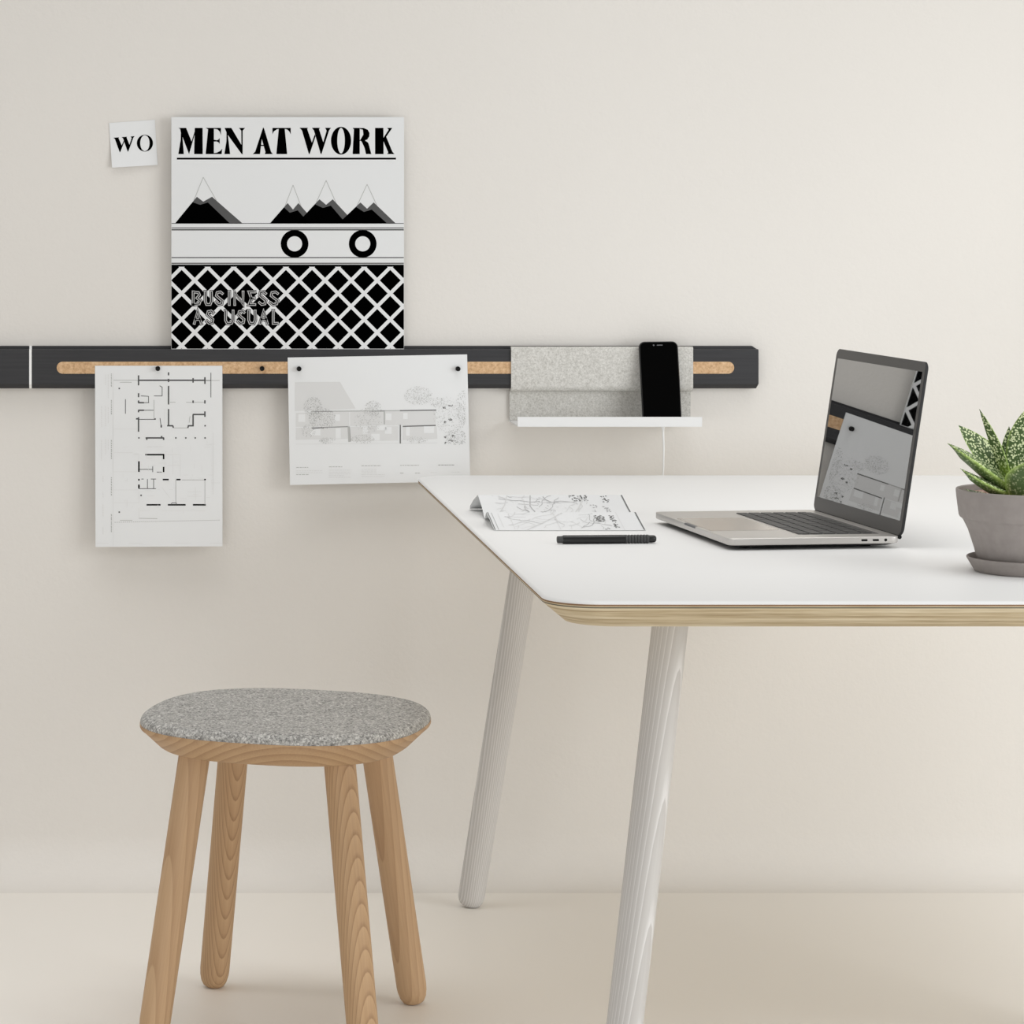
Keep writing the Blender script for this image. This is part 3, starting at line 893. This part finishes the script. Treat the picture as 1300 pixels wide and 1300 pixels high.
pts = rrect(0.098, 0.160, 0.003, 4, D_ - 0.054, 0)
loft(bm, [[Vector((x, y, HD + 0.0000)) for x, y in pts], [Vector((x, y, HD + 0.0003)) for x, y in pts]])
obj('trackpad', bm, 'trackpad', lap)
bm = bmesh.new()
pts = rrect(0.108, 0.278, 0.003, 4, 0.070, 0)
loft(bm, [[Vector((x, y, HD)) for x, y in pts], [Vector((x, y, HD + 0.0002)) for x, y in pts]])
kb = obj('keyboard', bm, 'key_well', lap)
def key_mesh(w, d):
    bm = bmesh.new()
    a_, b_ = rrect(d, w, 0.0015, 2), rrect(d - 0.001, w - 0.001, 0.0012, 2)
    loft(bm, [[Vector((x, y, 0)) for x, y in a_], [Vector((x, y, 0.0007)) for x, y in a_], [Vector((x, y, 0.001)) for x, y in b_]])
    return bm
cache = {}
def key(x, y, w, d):
    kk = (round(w, 4), round(d, 4))
    if kk not in cache:
        o = obj('key', key_mesh(w, d), 'key', kb); cache[kk] = o
    else:
        o = cache[kk].copy(); C.objects.link(o); o.parent = kb
    o.location = (x, y, HD + 0.00022)
u_ = 0.0190
half = 0.137
rowspec = [[1] * 14, [1] * 13 + [1.42], [1.42] + [1] * 13, [1.72] + [1] * 11 + [1.72], [2.25] + [1] * 10 + [2.2], [1, 1, 1, 1.25, 5.3, 1.25, 1, 1, 1, 1]]
xrow = 0.025
for ri, row in enumerate(rowspec):
    d = 0.0125 if ri == 0 else 0.0158
    x = xrow + d / 2
    tot = sum(row); sc_ = 2 * half / tot
    y = half                                            # left hand side of the typist
    for w in row:
        key(x, y - w * sc_ / 2, w * sc_ - 0.0028, d)
        y -= w * sc_
    xrow += d + 0.0026
# ports on the near side (local +y)
def port(x, w, h, name):
    bm = bmesh.new()
    pts = rrect(w, h, min(w, h) / 2 * 0.98, 6, x, 0.0118)
    loft(bm, [[Vector((px_, W_ / 2 - 0.001, pz)) for px_, pz in pts], [Vector((px_, W_ / 2 + 0.0002, pz)) for px_, pz in pts]])
    obj(name, bm, 'black_plastic', lap)
port(0.0505, 0.0090, 0.0028, 'port'); port(0.0345, 0.0090, 0.0028, 'port'); port(0.0205, 0.0040, 0.0040, 'headphone_jack')
bm = bmesh.new()
box(bm, D_ - 0.004, D_ + 0.0001, -0.025, 0.025, HD - 0.0028, HD + 0.0001)
tag(obj('finger_notch', bm, 'grey_detail', lap), 'grey finger notch in the front edge')
# lid
e_up = Vector((-math.sin(OP), 0, math.cos(OP))); e_n = Vector((math.cos(OP), 0, math.sin(OP)))
h0 = Vector((0.0, 0, HD + 0.0006))
def lf(y, s, d): return h0 + Vector((0, y, 0)) + e_up * s + e_n * d
HL = 0.2395
bm = bmesh.new()
def lidr(w, h, r, d): return [lf(x, y, d) for x, y in rrect(w, h, r, 7, 0, HL / 2)]
loft(bm, [lidr(W_ - 0.004, HL - 0.004, 0.009, -0.0052), lidr(W_, HL, 0.0105, -0.0038), lidr(W_, HL, 0.0105, -0.0006)])
lid = obj('screen_lid', bm, 'dark_alu', lap, smooth=35)
bm = bmesh.new()
loft(bm, [lidr(W_ - 0.0006, HL - 0.0006, 0.0105, -0.0006), lidr(W_ - 0.001, HL - 0.001, 0.0105, 0.0)])
tag(obj('bezel', bm, 'bezel', lid), 'dark grey frame around the display')
bm = bmesh.new()
pts = rrect(W_ - 0.018, HL - 0.034, 0.0008, 2, 0, HL / 2 + 0.003)
loft(bm, [[lf(x, y, 0.0) for x, y in pts], [lf(x, y, 0.0002) for x, y in pts]])
tag(obj('display', bm, 'display', lid), 'glossy dark display mirroring the wall')
bm = bmesh.new()
tube(bm, [Vector((-0.0022, -W_ / 2 + 0.008, HD - 0.0016)), Vector((-0.0022, W_ / 2 - 0.008, HD - 0.0016))], 0.0030, 14)
obj('hinge', bm, 'black_plastic', lap, smooth=40)

# ---------------------------------------------------------------- pen
pl, prr = at(706.5, 686.3, 4.294), at(834, 684.6, 4.294)
r = 0.0060
cy = 4.294; cz = TOP + r
dx = prr.x - pl.x; dy = (at(834, 684, 4.305).y - cy)
t = thing('pen', ((pl.x + prr.x) / 2, cy, TOP), 'black pen with ribbed grip lying on the table in front of the map', 'pen', None, (0, 0, 0.07))
fr = lambda p: Vector((p.z, p.x, p.y + r))
h_ = dx / 2
def piece(name, prof, m):
    bm = bmesh.new(); lathe(bm, prof, 28, fr); obj(name, bm, m, t, smooth=35)
piece('cap', [(0.0042, -h_), (0.0048, -h_ + 0.0006), (0.0050, -h_ + 0.0075)], 'pen_grip')
piece('barrel', [(0.0052, -h_ + 0.0075), (0.0060, -h_ + 0.0088), (0.0060, h_ - 0.0445)], 'pen_black')
pr = []
g0, g1 = h_ - 0.0445, h_ - 0.0105
ng = 8
for k in range(ng):
    a_ = g0 + (g1 - g0) * k / ng; w = (g1 - g0) / ng
    pr += [(0.0050, a_), (0.0060, a_ + w * 0.22), (0.0060, a_ + w * 0.78), (0.0050, a_ + w)]
piece('grip', pr, 'pen_grip')
piece('tip', [(0.0052, h_ - 0.0105), (0.0052, h_ - 0.0045), (0.0047, h_ - 0.0020), (0.0034, h_ - 0.0005), (0.0015, h_)], 'pen_black')

# ---------------------------------------------------------------- folded map
def mp_row(x0, x1, y, z): return (x0, x1, y, z)
G_ = 0.0006
rowsM = [mp_row(0.5595, 0.7765, 4.450, 0.0004), mp_row(0.5580, 0.7750, 4.4850, 0.010), mp_row(0.5560, 0.7735, 4.515, 0.0195), mp_row(0.5600, 0.7790, 4.560, 0.009),
         mp_row(0.5640, 0.7860, 4.600, 0.0010), mp_row(0.5650, 0.7840, 4.640, 0.0130), mp_row(0.5640, 0.7815, 4.684, 0.0275), mp_row(0.5600, 0.7780, 4.705, 0.018), mp_row(0.5570, 0.7750, 4.722, 0.0075), mp_row(0.5590, 0.7765, 4.745, 0.0008)]
yl = [r_[2] for r_ in rowsM]
def map_at(u, s):
    """u across 0..1, s = row position"""
    i = min(int(s), len(rowsM) - 2); f = s - i
    a_, b_ = rowsM[i], rowsM[i + 1]
    x0 = a_[0] + (b_[0] - a_[0]) * f; x1 = a_[1] + (b_[1] - a_[1]) * f
    return Vector((x0 + (x1 - x0) * u, a_[2] + (b_[2] - a_[2]) * f, TOP + a_[3] + (b_[3] - a_[3]) * f + 0.0002))
bm = bmesh.new()
nr = len(rowsM); nu = 8
g = [[[bm.verts.new(map_at(i / nu, s if s < nr - 1 else nr - 1.00001) + Vector((0, 0, -0.00055 * (1 - k) + 0.0004))) for i in range(nu + 1)] for s in range(nr)] for k in (0, 1)]
for k in (0, 1):
    for s in range(nr - 1):
        for i in range(nu): bm.faces.new((g[k][s][i], g[k][s][i + 1], g[k][s + 1][i + 1], g[k][s + 1][i]))
for s in range(nr - 1):
    for i in (0, nu): bm.faces.new((g[0][s][i], g[0][s + 1][i], g[1][s + 1][i], g[1][s][i])).material_index = 1 if i == 0 else 2
for i in range(nu):
    for s in (0, nr - 1): bm.faces.new((g[0][s][i], g[0][s][i + 1], g[1][s][i + 1], g[1][s][i])).material_index = 2 if s == 0 else 0
class MapInk(Ink):
    pass
I = MapInk(bm, lambda u, s, lift: map_at(u, s) + Vector((0, -0.00015, 0.0006 + lift)))
I.lift = 0.0001
rnd = random.Random(21)
def mline(pts, w, mi):
    # w in metres; u scale .217, row scale depends on the panel
    for a_, b_ in zip(pts, pts[1:]):
        # split at row boundaries
        n_ = max(1, int(abs(b_[1] - a_[1]) * 4) + 1)
        for k in range(n_):
            p = [a_[j] + (b_[j] - a_[j]) * k / n_ for j in (0, 1)]; q = [a_[j] + (b_[j] - a_[j]) * (k + 1) / n_ for j in (0, 1)]
            du, ds = (q[0] - p[0]) * 0.217, (q[1] - p[1]) * 0.04
            l = math.hypot(du, ds)
            if l < 1e-6: continue
            nu_, ns_ = -ds / l * w / 2 / 0.217, du / l * w / 2 / 0.04
            f4 = [(p[0] + nu_, p[1] + ns_), (q[0] + nu_, q[1] + ns_), (q[0] - nu_, q[1] - ns_), (p[0] - nu_, p[1] - ns_)]
            f4 = I.clip(f4, 0.004, 0.02, 0.996, 6.98)
            if f4: I.poly(f4, mi, rnd.random() * 0.0001)
def wander(u, s, ang, n_, st, w, mi, wob=0.5, lim=0.80):
    pts = [(u, s)]
    for _k in range(n_):
        ang += rnd.uniform(-wob, wob)
        u += st * math.cos(ang); s += st * 5.4 * math.sin(ang)
        if not (0.09 < u < lim and 0.03 < s < 5.97): break
        pts.append((u, s))
    if len(pts) > 1: mline(pts, w, mi)
for _k in range(90):
    wander(rnd.uniform(0.1, 0.78), rnd.uniform(0.05, 5.9), rnd.uniform(0, 2 * PI), rnd.randint(4, 16), 0.018, rnd.choice((0.0006, 0.0008, 0.0012)), rnd.choice((3, 3, 3, 4)))
for _k in range(70):
    u, s = rnd.gauss(0.42, 0.06), rnd.gauss(4.9, 0.8)
    if 0.1 < u < 0.78 and 0.05 < s < 5.9: mline([(u, s), (u + rnd.uniform(-0.02, 0.02), s + rnd.uniform(-0.1, 0.1))], 0.0008, rnd.choice((3, 4)))
mline([(0.22, 0.05), (0.33, 0.7), (0.42, 1.3), (0.5, 1.9), (0.6, 4.3), (0.66, 5.0), (0.7, 5.5), (0.69, 5.95)], 0.0022, 3)
mline([(0.1, 4.4), (0.16, 5.2), (0.2, 5.95)], 0.0014, 3); mline([(0.36, 5.95), (0.33, 5.1), (0.36, 4.3)], 0.0014, 4)
mline([(0.44, 0.05), (0.44, 1.95)], 0.0008, 3); mline([(0.14, 0.1), (0.14, 1.8)], 0.0008, 3); mline([(0.03, 0.05), (0.03, 1.9)], 0.0010, 4); mline([(0.07, 0.3), (0.07, 1.8)], 0.0008, 3)
mline([(0.86, 0.0), (0.86, 1.98)], 0.0006, 3); mline([(0.991, 0.03), (0.991, 1.97)], 0.0020, 5); mline([(0.991, 4.02), (0.991, 5.97)], 0.0020, 5); mline([(0.006, 0.03), (0.006, 1.97)], 0.0016, 5)
for u0, u1, s0, s1, n_, mi in ((0.70, 0.76, 0.9, 1.6, 60, 5), (0.80, 0.83, 0.25, 1.6, 40, 5), (0.72, 0.76, 0.05, 0.35, 8, 4), (0.82, 0.86, 4.2, 5.1, 26, 4), (0.74, 0.78, 4.3, 5.2, 16, 4), (0.84, 0.88, 5.4, 5.9, 14, 5), (0.62, 0.74, 5.5, 5.95, 34, 5)):
    for _k in range(n_):
        u, s = rnd.uniform(u0, u1), rnd.uniform(s0, s1)
        mline([(u, s), (u + rnd.uniform(0.004, 0.014), s)], 0.0022, mi)
finish_print(bm)
o = obj('folded_map', bm, ['paper', 'mid_ink', 'light_ink', 'light_ink', 'silver_ink', 'plan_ink'], origin=(0.667, 4.6, TOP))
tag(o, 'folded white paper map with pale grey lines lying on the table left of the laptop', 'map')

# ---------------------------------------------------------------- plant pot, saucer, succulent
PC = Vector((1.184, 3.987, TOP))
sau = bmesh.new()
fr = lambda p: p + PC
lathe(sau, [(0.052, 0.0), (0.0655, 0.0006), (0.0672, 0.003), (0.0730, 0.0130), (0.0752, 0.0165), (0.0752, 0.0182), (0.0740, 0.0190), (0.0725, 0.0180), (0.0695, 0.0110), (0.0660, 0.0050), (0.05, 0.0046)], 72, fr)
o = obj('plant_saucer', sau, 'pot', origin=PC, smooth=35)
tag(o, 'round grey clay saucer under the plant pot on the table', 'saucer')
t = thing('potted_succulent', PC + Vector((0, 0, 0.0048)), 'speckled green succulent in a taupe grey clay pot at the right edge', 'potted plant')
bm = bmesh.new()
lathe(bm, [(0.045, 0.005), (0.0595, 0.0052), (0.0606, 0.008), (0.0660, 0.030), (0.0735, 0.053), (0.0790, 0.0645), (0.0812, 0.0675), (0.0835, 0.0690), (0.0848, 0.0715), (0.0878, 0.0950), (0.0885, 0.1035), (0.0880, 0.1050),
           (0.0862, 0.1053), (0.0845, 0.1040), (0.0830, 0.0960), (0.06, 0.0955)], 80, fr)
obj('pot', bm, 'pot', t, True, smooth=28)
bm = bmesh.new()
rs = []
for rr_, zz_ in ((0.0828, 0.0975), (0.06, 0.0985), (0.03, 0.0995), (0.008, 0.100)):
    rs.append([PC + Vector((rr_ * math.cos(2 * PI * k / 48), rr_ * math.sin(2 * PI * k / 48), zz_ + (rnd.uniform(-0.001, 0.0012) if rr_ < 0.08 else 0))) for k in range(48)])
loft(bm, rs)
obj('soil', bm, 'soil', t, True, smooth=50)

def leaf(base, tip, width, thick, face, sag=0.0, peak=0.3, tipw=0.0, keel=0.6):
    """a fleshy pointed leaf from base to tip; face = direction the flat upper side looks; sag bends the middle along -face"""
    base, tip, face = Vector(base), Vector(tip), Vector(face).normalized()
    ax = (tip - base); Ln = ax.length; ax.normalize()
    n = (face - ax * face.dot(ax)).normalized(); s_ = ax.cross(n)
    bm = bmesh.new()
    up_l = bm.verts.layers.float.new('upper'); ma = bm.verts.layers.float.new('margin'); ro = bm.verts.layers.float.new('root')
    NT, NA = 26, 20
    prev = None; rings = []
    for i in range(NT + 1):
        u = i / NT
        w = width / 2 * ((0.72 + 0.28 * math.sin(PI / 2 * min(1, u / peak))) if u < peak else max(0.0, 1 - ((u - peak) / (1 - peak)) ** 1.75) ** 0.95)
        w = max(w, 0.0003)
        th_ = thick * (1 - 0.75 * u ** 1.6) * min(1, (w / (width / 2)) * 1.6 + 0.05)
        cen = base + ax * Ln * u - n * sag * 4 * u * (1 - u)
        ring = []
        for k in range(NA):
            a_ = 2 * PI * k / NA
            c, s = math.cos(a_), math.sin(a_)
            y = th_ * 0.22 * s - th_ * 0.18 * (1 - abs(c)) if s > 0 else th_ * keel * s * (1 - 0.35 * abs(c))
            v = bm.verts.new(cen + s_ * w * c + n * y)
            v[up_l] = 1.0 if s > 0.0 else (0.35 if abs(c) > 0.75 else 0.15)
            v[ma] = 0.9 if abs(c) > 0.995 else (0.35 if abs(c) > 0.93 else 0.0)
            v[ro] = max(0.0, 1 - u / 0.22) * 0.75
            ring.append(v)
        rings.append(ring)
    for a_, b_ in zip(rings, rings[1:]):
        for k in range(NA): bm.faces.new((a_[k], a_[(k + 1) % NA], b_[(k + 1) % NA], b_[k]))
    bm.faces.new(rings[0]); bm.faces.new(rings[-1])
    return obj('leaf', bm, 'leaf', t, True, smooth=80)
PZ = PC.y
def L_(bpx, bz, tpx, tz, w, th_, face, sag=0, peak=0.3, keel=0.6):
    return leaf(at(bpx[0], bpx[1], PZ + bz), at(tpx[0], tpx[1], PZ + tz), w, th_, face, sag, peak, 0, keel)
# left fan
L_((1284, 617), -0.012, (1202.5, 562.5), -0.030, 0.036, 0.020, (0.35, -0.30, 0.9), -0.003, 0.35, 0.9)
L_((1282, 603), 0.004, (1217, 540), 0.006, 0.037, 0.010, (0.35, -0.85, 0.35), 0.002, 0.4)
L_((1277, 600), -0.004, (1243.4, 519.5), -0.012, 0.017, 0.010, (-0.8, -0.55, 0.2), 0.002, 0.3)
L_((1280, 600), 0.016, (1262, 551), 0.022, 0.014, 0.008, (0.5, -0.8, 0.2), 0.0, 0.4)
L_((1291, 628), -0.018, (1219, 594.5), -0.040, 0.024, 0.016, (0.3, -0.25, 0.9), 0.002, 0.4, 0.9)
L_((1264, 631), -0.012, (1224.0, 620.5), -0.020, 0.014, 0.006, (0.1, -0.3, 0.9), 0.001, 0.4)
# upright leaves
L_((1277, 606), -0.004, (1281, 541.5), 0.004, 0.018, 0.010, (-0.35, -0.9, 0.1), 0.0, 0.4)
L_((1290, 609), -0.010, (1304, 518.0), -0.004, 0.036, 0.012, (-0.25, -0.95, 0.1), 0.002, 0.5)
L_((1312, 606), 0.010, (1334, 524), 0.018, 0.034, 0.012, (-0.3, -0.9, 0.2), 0.002, 0.4)
L_((1320, 608), 0.0, (1368, 545), 0.0, 0.032, 0.014, (-0.5, -0.5, 0.7), 0.002, 0.4)
L_((1318, 612), -0.016, (1392, 575), -0.03, 0.032, 0.015, (-0.3, -0.35, 0.9), 0.002, 0.4, 0.9)
L_((1306, 606), 0.034, (1300, 560), 0.075, 0.030, 0.012, (0.0, -0.7, 0.7), 0.0, 0.4)
# the broad front leaf leaning to the viewer
L_((1303, 634), -0.028, (1316, 583), -0.052, 0.066, 0.020, (-0.05, 0.85, 0.5), -0.004, 0.5, 1.2)

# ---------------------------------------------------------------- light
w = bpy.data.worlds.new('studio_sky'); sc.world = w; w.use_nodes = True
bg = w.node_tree.nodes['Background']
bg.inputs[0].default_value = (1.0, 0.985, 0.965, 1); bg.inputs[1].default_value = 0.46
def area(name, loc, aim, size, power, col=(1, 0.98, 0.95), spread=180):
    l = bpy.data.lights.new(name, 'AREA'); l.shape = 'RECTANGLE'; l.size, l.size_y = size; l.energy = power; l.color = col; l.spread = math.radians(spread)
    o = bpy.data.objects.new(name, l); C.objects.link(o); o.location = loc
    o.rotation_euler = (Vector(aim) - Vector(loc)).to_track_quat('-Z', 'Y').to_euler()
    return o
area('window_light', (3.6, 2.4, 1.35), (0.6, 5.0, 0.7), (2.3, 2.2), 72, (0.96, 0.985, 1))
area('overhead_fill', (0.4, 4.35, 3.0), (0.4, 4.6, 0), (4.6, 1.0), 11, (1, 1, 1), 80)  # added overhead fill to lift floor, cove and tabletop; no real ceiling fixture
area('low_front_fill', (-1.0, 1.0, 0.45), (0.3, 5.3, -0.1), (2.4, 0.8), 9, (1, 1, 1), 120)  # added low fill to brighten the area under the table; no window there

# ---------------------------------------------------------------- camera
cam = bpy.data.cameras.new('camera'); co = bpy.data.objects.new('camera', cam); C.objects.link(co)
co.location = (0, 0, CAMH); co.rotation_euler = (PI / 2, 0, 0)
cam.sensor_fit = 'HORIZONTAL'; cam.sensor_width = 36.0; cam.lens = F / 1300 * 36.0
cam.shift_x = (650 - CX) / 1300; cam.shift_y = -(650 - HY) / 1300
cam.clip_start = 0.05; cam.clip_end = 100
sc.camera = co
sc.view_settings.view_transform = 'Standard'; sc.view_settings.look = 'None'
sc.view_settings.gamma = 1.0; sc.view_settings.use_curve_mapping = False
sc.view_settings.exposure = 0.0
